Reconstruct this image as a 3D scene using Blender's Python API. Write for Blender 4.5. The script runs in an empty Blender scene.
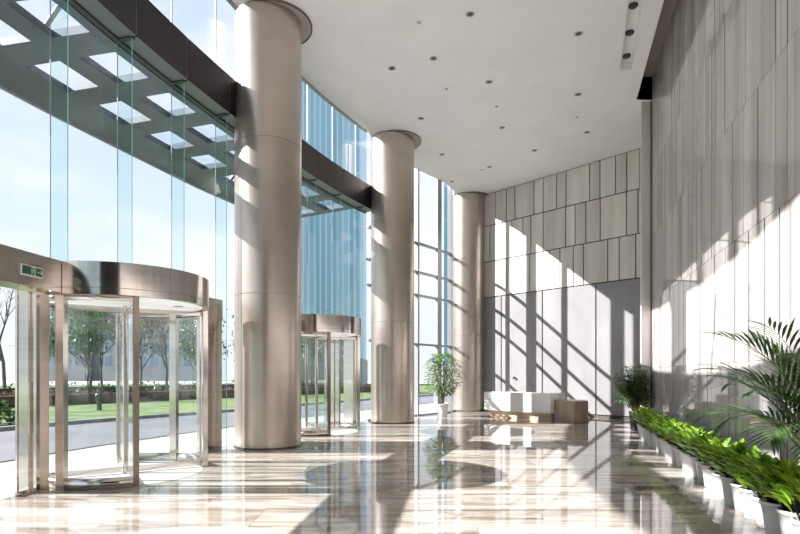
import bpy, math, random
from mathutils import Vector, Matrix
random.seed(7)
S = bpy.context.scene
COL = S.collection
PI = math.pi
R = math.radians
ZC = 9.6          # ceiling height

# ------------------------------------------------------------------ helpers
class MB:
    def __init__(s): s.v = []; s.f = []; s.m = []; s.c = []; s.sm = []
    def quad(s, a, b, c, d, m=0, col=1.0, smooth=False):
        n = len(s.v); s.v += [tuple(a), tuple(b), tuple(c), tuple(d)]
        s.f.append((n, n+1, n+2, n+3)); s.m.append(m); s.c.append(col); s.sm.append(smooth)
    def poly(s, pts, m=0, col=1.0):
        n = len(s.v); s.v += [tuple(p) for p in pts]
        s.f.append(tuple(range(n, n+len(pts)))); s.m.append(m); s.c.append(col); s.sm.append(False)
    def grid(s, rows, m=0, col=1.0, smooth=True, close=False):
        n = len(s.v); w = len(rows[0])
        for r in rows: s.v += [tuple(p) for p in r]
        for i in range(len(rows)-1):
            for j in range(w if close else w-1):
                k = (j+1) % w
                s.f.append((n+i*w+j, n+i*w+k, n+(i+1)*w+k, n+(i+1)*w+j)); s.m.append(m); s.c.append(col); s.sm.append(smooth)
    def hexa(s, p, m=0, col=1.0):   # p: 4 bottom, 4 top
        n = len(s.v); s.v += [tuple(q) for q in p]
        for f in ((3,2,1,0),(4,5,6,7),(0,1,5,4),(1,2,6,5),(2,3,7,6),(3,0,4,7)):
            s.f.append(tuple(n+k for k in f)); s.m.append(m); s.c.append(col); s.sm.append(False)
    def box(s, x0, x1, y0, y1, z0, z1, m=0, col=1.0):
        s.hexa([(x0,y0,z0),(x1,y0,z0),(x1,y1,z0),(x0,y1,z0),(x0,y0,z1),(x1,y0,z1),(x1,y1,z1),(x0,y1,z1)], m, col)
    def prism(s, pts, z0, z1, m=0, col=1.0, cap=True):   # pts ccw plan
        k = len(pts); n = len(s.v)
        s.v += [(p[0],p[1],z0) for p in pts] + [(p[0],p[1],z1) for p in pts]
        for i in range(k):
            j = (i+1) % k
            s.f.append((n+i, n+j, n+k+j, n+k+i)); s.m.append(m); s.c.append(col); s.sm.append(False)
        if cap:
            s.f.append(tuple(n+i for i in reversed(range(k)))); s.m.append(m); s.c.append(col); s.sm.append(False)
            s.f.append(tuple(n+k+i for i in range(k))); s.m.append(m); s.c.append(col); s.sm.append(False)
    def lathe(s, prof, cx=0, cy=0, n=64, m=0, col=1.0, a0=0, a1=2*PI, smooth=True):
        full = abs(a1-a0-2*PI) < 1e-6
        k = n if full else n+1
        rows = []
        for r, z in prof:
            rows.append([(cx+r*math.cos(a0+(a1-a0)*i/n), cy+r*math.sin(a0+(a1-a0)*i/n), z) for i in range(k)])
        s.grid(rows, m, col, smooth, close=full)
    def tube(s, pts, rad, n=8, m=0, col=1.0):
        pts = [Vector(p) for p in pts]
        if not hasattr(rad, '__len__'): rad = [rad]*len(pts)
        rows = []
        for i, p in enumerate(pts):
            d = (pts[min(i+1, len(pts)-1)] - pts[max(i-1, 0)])
            if d.length < 1e-6: d = Vector((0,0,1))
            d.normalize()
            u = d.cross(Vector((0,0,1)))
            if u.length < .05: u = d.cross(Vector((1,0,0)))
            u.normalize(); w = d.cross(u)
            rows.append([p + (u*math.cos(2*PI*j/n) + w*math.sin(2*PI*j/n))*rad[i] for j in range(n)])
        s.grid(rows, m, col, True, close=True)
    def build(s, name, mats, parent=None, bevel=0, data_only=False):
        me = bpy.data.meshes.new(name)
        me.from_pydata(s.v, [], s.f)
        if not isinstance(mats, (list, tuple)): mats = [mats]
        for mt in mats: me.materials.append(mt)
        me.polygons.foreach_set('material_index', s.m)
        me.polygons.foreach_set('use_smooth', s.sm)
        if any(c != 1.0 for c in s.c):
            at = me.color_attributes.new('tone', 'FLOAT_COLOR', 'CORNER')
            buf = []
            for f, c in zip(s.f, s.c):
                cc = (c, c, c, 1) if not isinstance(c, tuple) else (*c, 1)
                buf += list(cc)*len(f)
            at.data.foreach_set('color', buf)
        me.update()
        o = bpy.data.objects.new(name, me)
        COL.objects.link(o)
        if parent: o.parent = parent
        if bevel:
            b = o.modifiers.new('bevel', 'BEVEL'); b.width = bevel; b.segments = 2; b.limit_method = 'ANGLE'
        return o

def tag(o, label=None, cat=None, group=None, kind=None):
    if label: o['label'] = label
    if cat: o['category'] = cat
    if group: o['group'] = group
    if kind: o['kind'] = kind
    return o
def struct(o, label=None): o['kind'] = 'structure'; return tag(o, label)
def empty(name, loc=(0,0,0), rz=0):
    o = bpy.data.objects.new(name, None); COL.objects.link(o)
    o.location = loc; o.rotation_euler = (0,0,rz); o.empty_display_size = .2
    return o
def dup(root, loc, rz=0, sc=1.0):
    r = root.copy(); COL.objects.link(r); r.location = loc; r.rotation_euler = (0,0,rz); r.scale = (sc,sc,sc)
    for ch in list(root.children):
        c = ch.copy(); COL.objects.link(c); c.parent = r
        for g in ch.children:
            d = g.copy(); COL.objects.link(d); d.parent = c
    return r

# ------------------------------------------------------------------ materials
def newmat(name):
    m = bpy.data.materials.new(name); m.use_nodes = True
    nt = m.node_tree; b = nt.nodes['Principled BSDF']
    return m, nt, b
def P(b, **k):
    for a, v in k.items():
        b.inputs[a.replace('_', ' ')].default_value = v
def simple(name, col, rough=.5, metal=0, spec=.5, bump=0, bscale=40):
    m, nt, b = newmat(name)
    P(b, Base_Color=(*col, 1), Roughness=rough, Metallic=metal)
    b.inputs['Specular IOR Level'].default_value = spec
    n = nt.nodes.new('ShaderNodeTexNoise'); n.inputs['Scale'].default_value = bscale
    tc = nt.nodes.new('ShaderNodeTexCoord'); nt.links.new(tc.outputs['Object'], n.inputs['Vector'])
    mx = nt.nodes.new('ShaderNodeMix'); mx.data_type = 'RGBA'; mx.inputs[0].default_value = .5
    mr = nt.nodes.new('ShaderNodeMapRange'); mr.inputs['To Min'].default_value = .93; mr.inputs['To Max'].default_value = 1.07
    nt.links.new(n.outputs['Fac'], mr.inputs['Value'])
    vm = nt.nodes.new('ShaderNodeVectorMath'); vm.operation = 'SCALE'; vm.inputs[0].default_value = col
    nt.links.new(mr.outputs['Result'], vm.inputs['Scale']); nt.links.new(vm.outputs['Vector'], b.inputs['Base Color'])
    if bump:
        bp = nt.nodes.new('ShaderNodeBump'); bp.inputs['Strength'].default_value = bump; bp.inputs['Distance'].default_value = .02
        nt.links.new(n.outputs['Fac'], bp.inputs['Height']); nt.links.new(bp.outputs['Normal'], b.inputs['Normal'])
    return m
def streaky(name, c1, c2, scale=(3,3,3), rough=.4, ior=1.5, metal=0, detail=5, tone=True, contrast=(.35,.65), rough_var=0, bump=0):
    m, nt, b = newmat(name)
    P(b, Roughness=rough, Metallic=metal, IOR=ior)
    tc = nt.nodes.new('ShaderNodeTexCoord'); mp = nt.nodes.new('ShaderNodeMapping')
    mp.inputs['Scale'].default_value = scale
    n = nt.nodes.new('ShaderNodeTexNoise'); n.inputs['Scale'].default_value = 1; n.inputs['Detail'].default_value = detail
    n.inputs['Distortion'].default_value = .3
    cr = nt.nodes.new('ShaderNodeValToRGB')
    cr.color_ramp.elements[0].position = contrast[0]; cr.color_ramp.elements[0].color = (*c1, 1)
    cr.color_ramp.elements[1].position = contrast[1]; cr.color_ramp.elements[1].color = (*c2, 1)
    L = nt.links.new
    L(tc.outputs['Object'], mp.inputs['Vector']); L(mp.outputs['Vector'], n.inputs['Vector']); L(n.outputs['Fac'], cr.inputs['Fac'])
    out = cr.outputs['Color']
    if tone:
        at = nt.nodes.new('ShaderNodeAttribute'); at.attribute_name = 'tone'
        mx = nt.nodes.new('ShaderNodeMix'); mx.data_type = 'RGBA'; mx.blend_type = 'MULTIPLY'; mx.inputs[0].default_value = 1
        L(out, mx.inputs[6]); L(at.outputs['Color'], mx.inputs[7]); out = mx.outputs[2]
    L(out, b.inputs['Base Color'])
    if rough_var:
        mr = nt.nodes.new('ShaderNodeMapRange'); mr.inputs['To Min'].default_value = rough-rough_var; mr.inputs['To Max'].default_value = rough+rough_var
        L(n.outputs['Fac'], mr.inputs['Value']); L(mr.outputs['Result'], b.inputs['Roughness'])
    if bump:
        bp = nt.nodes.new('ShaderNodeBump'); bp.inputs['Strength'].default_value = bump; bp.inputs['Distance'].default_value = .01
        L(n.outputs['Fac'], bp.inputs['Height']); L(bp.outputs['Normal'], b.inputs['Normal'])
    return m
def glassmat(name, tint, refl=1.0, ior=1.5, rough=0.0):
    m, nt, b = newmat(name); nt.nodes.remove(b)
    out = nt.nodes['Material Output']; L = nt.links.new
    tr = nt.nodes.new('ShaderNodeBsdfTransparent'); tr.inputs['Color'].default_value = (*tint, 1)
    gl = nt.nodes.new('ShaderNodeBsdfGlossy'); gl.inputs['Roughness'].default_value = rough
    gl.inputs['Color'].default_value = (.95, .98, 1, 1)
    fr = nt.nodes.new('ShaderNodeFresnel'); fr.inputs['IOR'].default_value = ior
    ml = nt.nodes.new('ShaderNodeMath'); ml.operation = 'MULTIPLY'; ml.inputs[1].default_value = refl
    mx = nt.nodes.new('ShaderNodeMixShader')
    ge = nt.nodes.new('ShaderNodeNewGeometry'); mr = nt.nodes.new('ShaderNodeMapRange')   # same reflectance from both sides of a sheet
    mr.inputs['To Min'].default_value = ior; mr.inputs['To Max'].default_value = 1/ior
    L(ge.outputs['Backfacing'], mr.inputs['Value']); L(mr.outputs['Result'], fr.inputs['IOR'])
    L(fr.outputs['Fac'], ml.inputs[0]); L(ml.outputs[0], mx.inputs['Fac'])
    L(tr.outputs[0], mx.inputs[1]); L(gl.outputs[0], mx.inputs[2]); L(mx.outputs[0], out.inputs['Surface'])
    return m
def leafmat(name, c1, c2, rough=.35):
    m, nt, b = newmat(name); L = nt.links.new
    tc = nt.nodes.new('ShaderNodeTexCoord'); n = nt.nodes.new('ShaderNodeTexNoise'); n.inputs['Scale'].default_value = 9
    cr = nt.nodes.new('ShaderNodeValToRGB'); cr.color_ramp.elements[0].position = .38; cr.color_ramp.elements[1].position = .62
    cr.color_ramp.elements[0].color = (*c1, 1); cr.color_ramp.elements[1].color = (*c2, 1)
    at = nt.nodes.new('ShaderNodeAttribute'); at.attribute_name = 'tone'
    mx = nt.nodes.new('ShaderNodeMix'); mx.data_type = 'RGBA'; mx.blend_type = 'MULTIPLY'; mx.inputs[0].default_value = 1
    L(tc.outputs['Object'], n.inputs['Vector']); L(n.outputs['Fac'], cr.inputs['Fac'])
    L(cr.outputs['Color'], mx.inputs[6]); L(at.outputs['Color'], mx.inputs[7]); L(mx.outputs[2], b.inputs['Base Color'])
    P(b, Roughness=rough)
    tl = nt.nodes.new('ShaderNodeBsdfTranslucent'); L(mx.outputs[2], tl.inputs['Color'])
    ms = nt.nodes.new('ShaderNodeMixShader'); ms.inputs['Fac'].default_value = .3
    L(b.outputs[0], ms.inputs[1]); L(tl.outputs[0], ms.inputs[2]); L(ms.outputs[0], nt.nodes['Material Output'].inputs['Surface'])
    return m

M = {}
# polished floor: large slabs of veined beige marble, veins running across the hall
def floor_mat():
    m, nt, b = newmat('polished_marble'); L = nt.links.new
    tc = nt.nodes.new('ShaderNodeTexCoord')
    br = nt.nodes.new('ShaderNodeTexBrick'); br.offset = .5; br.inputs['Scale'].default_value = 1
    br.inputs['Brick Width'].default_value = 1.6; br.inputs['Row Height'].default_value = .8
    br.inputs['Mortar Size'].default_value = .004; br.inputs['Mortar Smooth'].default_value = .1
    br.inputs['Color1'].default_value = (0,0,0,1); br.inputs['Color2'].default_value = (1,1,1,1); br.inputs['Mortar'].default_value = (.5,.5,.5,1)
    L(tc.outputs['Object'], br.inputs['Vector'])
    # offset veins per slab
    sc = nt.nodes.new('ShaderNodeVectorMath'); sc.operation = 'SCALE'; sc.inputs['Scale'].default_value = 7
    L(br.outputs['Color'], sc.inputs[0])
    ad = nt.nodes.new('ShaderNodeVectorMath'); ad.operation = 'ADD'
    mp = nt.nodes.new('ShaderNodeMapping'); mp.inputs['Scale'].default_value = (.45, 2.6, 1)
    L(tc.outputs['Object'], mp.inputs['Vector']); L(mp.outputs['Vector'], ad.inputs[0]); L(sc.outputs['Vector'], ad.inputs[1])
    n = nt.nodes.new('ShaderNodeTexNoise'); n.inputs['Scale'].default_value = 1.3; n.inputs['Detail'].default_value = 7; n.inputs['Roughness'].default_value = .62; n.inputs['Distortion'].default_value = .8
    L(ad.outputs['Vector'], n.inputs['Vector'])
    cr = nt.nodes.new('ShaderNodeValToRGB')
    e = cr.color_ramp.elements
    e[0].position = .32; e[0].color = (.13,.10,.075,1); e[1].position = .7; e[1].color = (.63,.585,.52,1)
    k = e.new(.45); k.color = (.31,.265,.22,1); k = e.new(.56); k.color = (.48,.435,.38,1)
    L(n.outputs['Fac'], cr.inputs['Fac'])
    mx = nt.nodes.new('ShaderNodeMix'); mx.data_type = 'RGBA'
    L(br.outputs['Fac'], mx.inputs[0]); L(cr.outputs['Color'], mx.inputs[6]); mx.inputs[7].default_value = (.2,.17,.14,1)
    L(mx.outputs[2], b.inputs['Base Color'])
    P(b, Roughness=.035, IOR=1.9)
    return m
M['floor'] = floor_mat()
M['stone_glossy'] = streaky('glossy_wood_grain_stone', (.36,.33,.325), (.54,.505,.495), (2.2,2.2,.28), rough=.035, ior=1.85, detail=6, contrast=(.3,.7))
M['stone_matte'] = streaky('honed_stone_panel', (.56,.54,.515), (.72,.70,.675), (2.5,2.5,.35), rough=.38, ior=1.5, detail=5, contrast=(.3,.7))
M['stone_slab'] = streaky('grey_stone_slab', (.215,.21,.216), (.275,.27,.274), (1.2,1.2,.5), rough=.2, ior=1.5, detail=5, contrast=(.3,.7))
M['joint'] = simple('dark_joint', (.045,.035,.03), .6)
M['ceiling'] = simple('ceiling_paint', (.84,.835,.85), .6, bscale=1.2)
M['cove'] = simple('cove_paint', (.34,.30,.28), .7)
M['steel'] = streaky('brushed_champagne_steel', (.46,.395,.345), (.52,.45,.395), (1.2,1.2,2), rough=.30, metal=.86, tone=False, detail=2, contrast=(.3,.7))
M['polished'] = streaky('polished_champagne_steel', (.56,.51,.465), (.63,.575,.525), (.5,.5,14), rough=.13, metal=1, tone=False, detail=2, rough_var=.02)
M['dark_steel'] = simple('dark_bronze_steel', (.13,.10,.085), .25, .9)
M['beam'] = streaky('charcoal_beam_panel', (.012,.010,.014), (.018,.016,.021), (1,1,1), rough=.38, ior=1.3, metal=0, tone=True)
M['beam_soffit'] = simple('soffit_blue_grey', (.10,.115,.13), .35, .3)
M['black'] = simple('black_gasket', (.008,.008,.009), .5)
M['glass'] = glassmat('clear_facade_glass', (.975,.985,.992), .7)
M['glass_fin'] = glassmat('fin_glass', (.88,.955,.96), .8)
M['glass_door'] = glassmat('door_glass', (.90,.945,.94), .9)
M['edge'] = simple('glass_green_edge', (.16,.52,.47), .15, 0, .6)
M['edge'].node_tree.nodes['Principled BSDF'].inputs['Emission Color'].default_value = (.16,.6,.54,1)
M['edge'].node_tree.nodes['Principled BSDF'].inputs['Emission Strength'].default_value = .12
M['mullion'] = simple('grey_mullion_paint', (.30,.315,.335), .35, .4)
M['canopy'] = streaky('canopy_panel', (.035,.052,.080), (.085,.115,.16), (.8,.8,.8), rough=.35, metal=.3, tone=False, detail=3)
M['frosted'] = simple('canopy_fascia', (.30,.32,.34), .4, .3)
M['white'] = simple('white_gloss', (.90,.89,.88), .35)
M['drum_white'] = simple('white_panel_added_glow', (.85,.85,.84), .4)
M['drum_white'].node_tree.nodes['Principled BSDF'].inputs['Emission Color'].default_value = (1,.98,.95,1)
M['drum_white'].node_tree.nodes['Principled BSDF'].inputs['Emission Strength'].default_value = .3  # glow added to imitate light bounced up from the sunlit floor
M['bronze'] = simple('darkened_steel', (.20,.155,.13), .22, 1)  # darker metal; on the front posts it stands in for a dark reflection
M['desk_white'] = simple('white_marble_desk', (.78,.78,.79), .2, bscale=4)
M['desk_wood'] = streaky('brown_travertine', (.17,.115,.075), (.30,.215,.15), (9,9,1.2), rough=.35, tone=False)
M['desk_plinth'] = streaky('tan_stone_plinth', (.45,.33,.21), (.58,.45,.31), (3,3,3), rough=.35, tone=False)
M['pot_white'] = simple('white_ceramic', (.52,.515,.51), .28)
M['pot_black'] = simple('black_glazed_pot', (.012,.012,.013), .3)
M['soil'] = simple('potting_soil', (.05,.035,.025), .9, bump=.5)
M['bark'] = simple('bark', (.20,.135,.09), .8, bump=.4)
M['bark_grey'] = simple('grey_bark', (.11,.095,.085), .85)
M['leaf_bright'] = leafmat('bright_broad_leaf', (.06,.20,.012), (.30,.52,.04))
M['leaf_mid'] = leafmat('mid_green_leaf', (.07,.17,.03), (.20,.36,.075))
M['leaf_dark'] = leafmat('dark_green_leaf', (.022,.065,.018), (.085,.17,.04))
M['leaf_palm'] = leafmat('palm_leaflet', (.022,.07,.018), (.085,.17,.05), .3)
M['leaf_out'] = leafmat('outdoor_foliage', (.05,.065,.03), (.15,.16,.08))
M['hedge_red'] = leafmat('reddish_hedge', (.085,.04,.035), (.20,.11,.085))
M['hedge_green'] = leafmat('green_hedge', (.035,.075,.02), (.11,.16,.045))
M['lawn'] = streaky('lawn_grass', (.055,.095,.02), (.15,.20,.055), (.8,.8,.8), rough=.8, tone=False, detail=8)
M['road'] = streaky('asphalt', (.105,.108,.12), (.145,.148,.162), (.4,.4,1), rough=.8, tone=False)
M['plaza'] = streaky('pale_paving', (.40,.395,.385), (.48,.475,.465), (.5,.5,1), rough=.6, tone=False)
M['kerb'] = simple('kerb_stone', (.24,.24,.25), .7)
M['sign_green'] = simple('exit_green', (.005,.06,.03), .4)
M['sign_mark'] = simple('exit_marks', (.45,.85,.62), .4)
M['sign_white'] = simple('exit_frame', (.75,.75,.72), .4)
M['lamp_dark'] = simple('downlight_dark', (.05,.045,.04), .4, .5)
M['lamp_ring'] = simple('downlight_ring', (.45,.43,.41), .35, .5)
def tower_mat(name, c1, c2, c3, w, h):
    m, nt, b = newmat(name); L = nt.links.new
    tc = nt.nodes.new('ShaderNodeTexCoord'); sp = nt.nodes.new('ShaderNodeSeparateXYZ'); L(tc.outputs['Object'], sp.inputs[0])
    cb = nt.nodes.new('ShaderNodeCombineXYZ'); ad = nt.nodes.new('ShaderNodeMath'); ad.operation = 'ADD'
    L(sp.outputs['X'], ad.inputs[0]); L(sp.outputs['Y'], ad.inputs[1]); L(ad.outputs[0], cb.inputs['X']); L(sp.outputs['Z'], cb.inputs['Y'])
    br = nt.nodes.new('ShaderNodeTexBrick'); br.offset = 0; br.inputs['Scale'].default_value = 1
    br.inputs['Brick Width'].default_value = w; br.inputs['Row Height'].default_value = h; br.inputs['Mortar Size'].default_value = min(w,h)*.16
    br.inputs['Color1'].default_value = (*c1,1); br.inputs['Color2'].default_value = (*c2,1); br.inputs['Mortar'].default_value = (*c3,1)
    L(cb.outputs[0], br.inputs['Vector']); L(br.outputs['Color'], b.inputs['Base Color']); P(b, Roughness=.35)
    return m
M['tower_blue'] = tower_mat('blue_glass_tower', (.12,.30,.43), (.22,.40,.54), (.34,.48,.58), .8, 30)
M['tower_pale'] = tower_mat('pale_office_tower', (.13,.18,.24), (.17,.22,.28), (.25,.27,.30), 3, 3.5)

# ------------------------------------------------------------------ geometry of the facade line
FP = [(-6,-5.55),(-3,-5.66),(0,-5.64),(3,-5.47),(6.49,-5.12),(7.57,-4.98),(8.93,-4.72),(10.27,-4.38),(11.57,-3.99),(13.2,-3.46),(14.84,-2.92),(16.6,-2.15),(18.42,-1.20),(19.6,-.38),(21.2,.92),(22.5,1.95),(23.2,2.26),(24,2.42),(25.2,2.6)]
def FX(y):
    if y <= FP[0][0]: return FP[0][1]
    for i in range(len(FP)-1):
        if y <= FP[i+1][0] or i == len(FP)-2:
            y0,x0 = FP[i]; y1,x1 = FP[i+1]
            def sl(k):
                a = max(k-1,0); b = min(k+1,len(FP)-1)
                return (FP[b][1]-FP[a][1])/(FP[b][0]-FP[a][0])
            h = y1-y0; t = (y-y0)/h; m0 = sl(i)*h; m1 = sl(i+1)*h
            return (2*t**3-3*t*t+1)*x0+(t**3-2*t*t+t)*m0+(-2*t**3+3*t*t)*x1+(t**3-t*t)*m1
def FT(y):   # heading angle of the facade from +Y
    return math.atan((FX(y+.25)-FX(y-.25))/.5)
def OFF(y, d):   # point at facade y, offset d inwards
    a = FT(y); return (FX(y)+math.cos(a)*d, y-math.sin(a)*d)
def sweep(mb, ya, yb, d0, d1, z0, z1, n=None, m=0, mb_m=None, col=1.0, ends=True):
    n = n or max(2, int((yb-ya)/.4))
    A = []
    for i in range(n+1):
        y = ya+(yb-ya)*i/n; p = OFF(y,d0); q = OFF(y,d1)
        A.append([(q[0],q[1],z0),(q[0],q[1],z1),(p[0],p[1],z1),(p[0],p[1],z0)])
    mm = mb_m if mb_m is not None else m
    for i in range(n):
        a, b = A[i], A[i+1]
        mb.quad(a[0],b[0],b[1],a[1], m, col)      # inner face
        mb.quad(a[1],b[1],b[2],a[2], m, col)
        mb.quad(a[2],b[2],b[3],a[3], m, col)
        mb.quad(a[3],b[3],b[0],a[0], mm, col)     # underside
    if ends:
        mb.quad(*A[0], m, col); mb.quad(*reversed(A[-1]), m, col)
# arc-length fin stations
def stations(y0, ds, ya, yb):
    out = [y0]; y = y0
    while True:
        y += ds*math.cos(FT(y)); 
        if y > yb: break
        out.append(y)
    y = y0
    while True:
        y -= ds*math.cos(FT(y))
        if y < ya: break
        out.insert(0, y)
    return out
C1 = (-2.98, 12.08); C2 = (-.25, 18.15); C3 = (3.08, 24.0); CR = .735
BAYS = [(-5.6, 12.25), (12.25, 18.5), (18.5, 24.0)]
ST = stations(8.93, 1.36, -5.5, 18.3)
DOOR1 = (-4.47, 8.69, FT(9.0)); DOOR2 = (-2.37, 15.15, FT(15.2))
ZB0, ZB1 = 7.19, 8.02
ZG = 10.08         # head of the glass, above the ceiling edge
HD0, HD1 = 2.73, 3.19

# ------------------------------------------------------------------ shell
def XW(y): return 2.784+.2927*y            # right wall plane
def XE(y): return 6.87+.30*(y-15.5)        # ceiling edge by the cove
# floor
mb = MB(); ys = [-6+i*.5 for i in range(63)]
mb.grid([[(OFF(y,-.06)[0],OFF(y,-.06)[1],0),(14,y,0)] for y in ys], smooth=False)
struct(mb.build('floor', M['floor']), 'polished beige marble floor with sunlit stripes and reflections')
# ceiling with lamp trough and cove beside the right wall
mb = MB(); rows = []
TL = lambda y: 5.77+.345*(y-13.98)
def crow(y, tr, cove):
    a = TL(min(y,13.98)) if y <= 13.98 else TL(13.98)
    e = XE(y) if cove else max(XE(y), 6.9)
    zt = 9.82 if tr else ZC
    w_ = .70 if y < 17.5 else max(.08, .70-(y-17.5)*.4)
    f = OFF(y,w_); g_ = OFF(y,-.06)
    if cove: L = [(*g_,ZG),(*f,ZG),(f[0],f[1],ZC),(a,y,ZC),(a,y,zt),(a+.30,y,zt),(a+.30,y,ZC),(e,y,ZC),(e,y,10.27),(XW(y)+.05,y,10.27)]
    else: L = [(*g_,ZG),(*f,ZG),(f[0],f[1],ZC),(a,y,ZC),(a,y,zt),(a+.30,y,zt),(a+.30,y,ZC),(e,y,ZC),(e,y,ZC),(14,y,ZC)]
    return L
yy = [-6+i*.5 for i in range(int(8.5/.5)+1)]
rows += [crow(y, False, True) for y in yy if y < 2.5]
rows += [crow(2.5,False,True)]
rows += [crow(y, True, True) for y in [2.5+i*.574 for i in range(21)]]
rows += [crow(13.98, False, True), crow(14.8,False,True), crow(15.5,False,True)]
rows += [crow(15.5, False, False)] + [crow(15.5+i*.5, False, False) for i in range(1,20)]
for i in range(len(rows)-1):
    for j in range(9):
        a,b,c,d = rows[i][j],rows[i][j+1],rows[i+1][j+1],rows[i+1][j]
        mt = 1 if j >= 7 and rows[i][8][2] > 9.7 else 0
        if len({a,b,c,d}) >= 3: mb.quad(d,c,b,a,mt)
# close step of the cove
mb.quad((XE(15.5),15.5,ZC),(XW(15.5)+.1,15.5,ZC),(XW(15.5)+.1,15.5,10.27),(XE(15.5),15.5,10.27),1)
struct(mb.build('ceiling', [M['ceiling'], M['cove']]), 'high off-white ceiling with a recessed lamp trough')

# right wall: narrow polished stone strips in staggered rows over a dark backing
def panel_wall(mb, P0, P1, rowsz, widths, gap, off, colr, m=0, inset=.0):
    P0 = Vector(P0); P1 = Vector(P1); L = (P1-P0).length; t = (P1-P0)/L; n = Vector((t.y,-t.x))*off
    for ri in range(len(rowsz)-1):
        z0, z1 = rowsz[ri], rowsz[ri+1]
        cuts = widths(ri, L)
        gl = 0
        for a, b in zip(cuts[:-1], cuts[1:]):
            gr = rw.choice([.004, .008, gap, gap])       # some joints are open shadow gaps, some tight
            a, b = a+gl, b-gr; gl = gr; g = 0
            if b-a < .02: continue
            p = P0+t*(a+g/2)+n; q = P0+t*(b-g/2)+n
            pb = P0+t*(a+g/2); qb = P0+t*(b-g/2)
            c = colr(ri)
            za, zb = z0+.004, z1-.004
            mb.hexa([(p.x,p.y,za),(q.x,q.y,za),(qb.x,qb.y,za),(pb.x,pb.y,za),(p.x,p.y,zb),(q.x,q.y,zb),(qb.x,qb.y,zb),(pb.x,pb.y,zb)], m, c)
rw = random.Random(3)
def wr(ri, L):
    c = [0]; 
    while c[-1] < L: c.append(c[-1]+rw.choice([.16,.2,.24,.3,.36,.5,.62]))
    c[-1] = L; return c
mb = MB()
yN, yF = -6.0, 15.6
mb.prism([(XW(yN)+.015,yN),(XW(yN)+.4,yN),(XW(yF)+.4,yF),(XW(yF)+.015,yF)], 0, 10.3, 1)
panel_wall(mb, (XW(yF)+.015,yF), (XW(yN)+.015,yN), [0,1.8,3.7,5.6,7.5,9.4,10.28], wr, .019, .004, lambda r: rw.uniform(.8,1.12))
struct(mb.build('wall_right', [M['stone_glossy'], M['joint']]), 'tall polished stone wall of narrow vertical strips')
# end pilaster + return
mb = MB()
mb.prism([(7.07,15.62),(7.36,15.62),(7.55,15.95),(7.24,15.95)], 0, ZC, 0, .98); mb.box(7.335, 7.365, 15.58, 15.63, 0, ZC, 1)
mb.hexa([(7.3,15.9,0),(12.6,14.4,0),(12.6,14.8,0),(7.3,16.2,0),(7.3,15.9,ZC),(12.6,14.4,ZC),(12.6,14.8,ZC),(7.3,16.2,ZC)],0)
struct(mb.build('trim_3', [M['stone_matte'], M['joint']]), 'slim stone pilaster ending the right wall')

# back wall, seams placed as in the hall
BW0 = Vector((3.60, 23.89)); BWd = Vector((.6915,-.7224))
def ux(px):   # distance along back wall for image column
    k = (px-400)/533.0
    # (3.60+.6915u) = k*(23.89-.7224u)
    return (k*23.89-3.60)/(.6915+.7224*k)
uE = 13.0
def ext(c, seed):
    r = random.Random(seed); 
    while c[-1] < uE: c.append(c[-1]+r.choice([.35,.5,.9,1.2]))
    c[-1] = uE; return c
SE = [[501.4,542.5,596,652],[498,507,520,529.6,550,560,573.4,583.6,607.8,619.3,635.7],[490,503,512,523,531,543.4,565.8,575.3,585.8,600.3,626.6,638],[495.4,506.5,515,534,543.4,556.6,566.3,589.5,600,615.6,626.8,640]]
def wb(ri, L): return ext([0]+[ux(p) for p in SE[ri]], ri)
bw = random.Random(11)
mb = MB()
e = BW0+BWd*uE
nb = Vector((-BWd.y, BWd.x))  # away from the hall
a = BW0+nb*.02; b = e+nb*.02; c = e+nb*.35; d = BW0+nb*.35
mb.prism([(a.x,a.y),(b.x,b.y),(c.x,c.y),(d.x,d.y)], 0, ZC, 2)
def pw(rows_, rr, m, colf):
    for ri in rr:
        cuts = wb(ri, uE); z0, z1 = rows_[ri], rows_[ri+1]
        for s0, s1 in zip(cuts[:-1], cuts[1:]):
            g = .045 if ri else .055
            p = BW0+BWd*(s0+g/2)-nb*.02; q = BW0+BWd*(s1-g/2)-nb*.02
            pb = BW0+BWd*(s0+g/2)+nb*.03; qb = BW0+BWd*(s1-g/2)+nb*.03
            za, zb = z0+g/2, z1-g/2
            mb.hexa([(p.x,p.y,za),(q.x,q.y,za),(qb.x,qb.y,za),(pb.x,pb.y,za),(p.x,p.y,zb),(q.x,q.y,zb),(qb.x,qb.y,zb),(pb.x,pb.y,zb)], m, colf())
RZ = [.1,5.03,6.6,8.18,ZC-.01]
pw(RZ, [0], 1, lambda: bw.uniform(.93,1.05))
pw(RZ, [1,2,3], 0, lambda: (lambda k, w: (k, k*w, k*w*w))(bw.uniform(.84,1.08), bw.uniform(.955,1.0)))
struct(mb.build('wall_back', [M['stone_matte'], M['stone_slab'], M['joint']]), 'far stone wall of staggered tiles above tall slabs')
mb = MB()
a = BW0-nb*.04; b = e-nb*.04; c = e+nb*.02; d = BW0+nb*.02
mb.prism([(a.x,a.y),(b.x,b.y),(c.x,c.y),(d.x,d.y)], 0, .09)
struct(mb.build('baseboard_back', M['joint']))
# wall behind the photographer
mb = MB(); mb.box(-5.3, 1.4, -6.3, -6.0, 0, ZC)
struct(mb.build('wall_front', M['stone_matte']))

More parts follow.
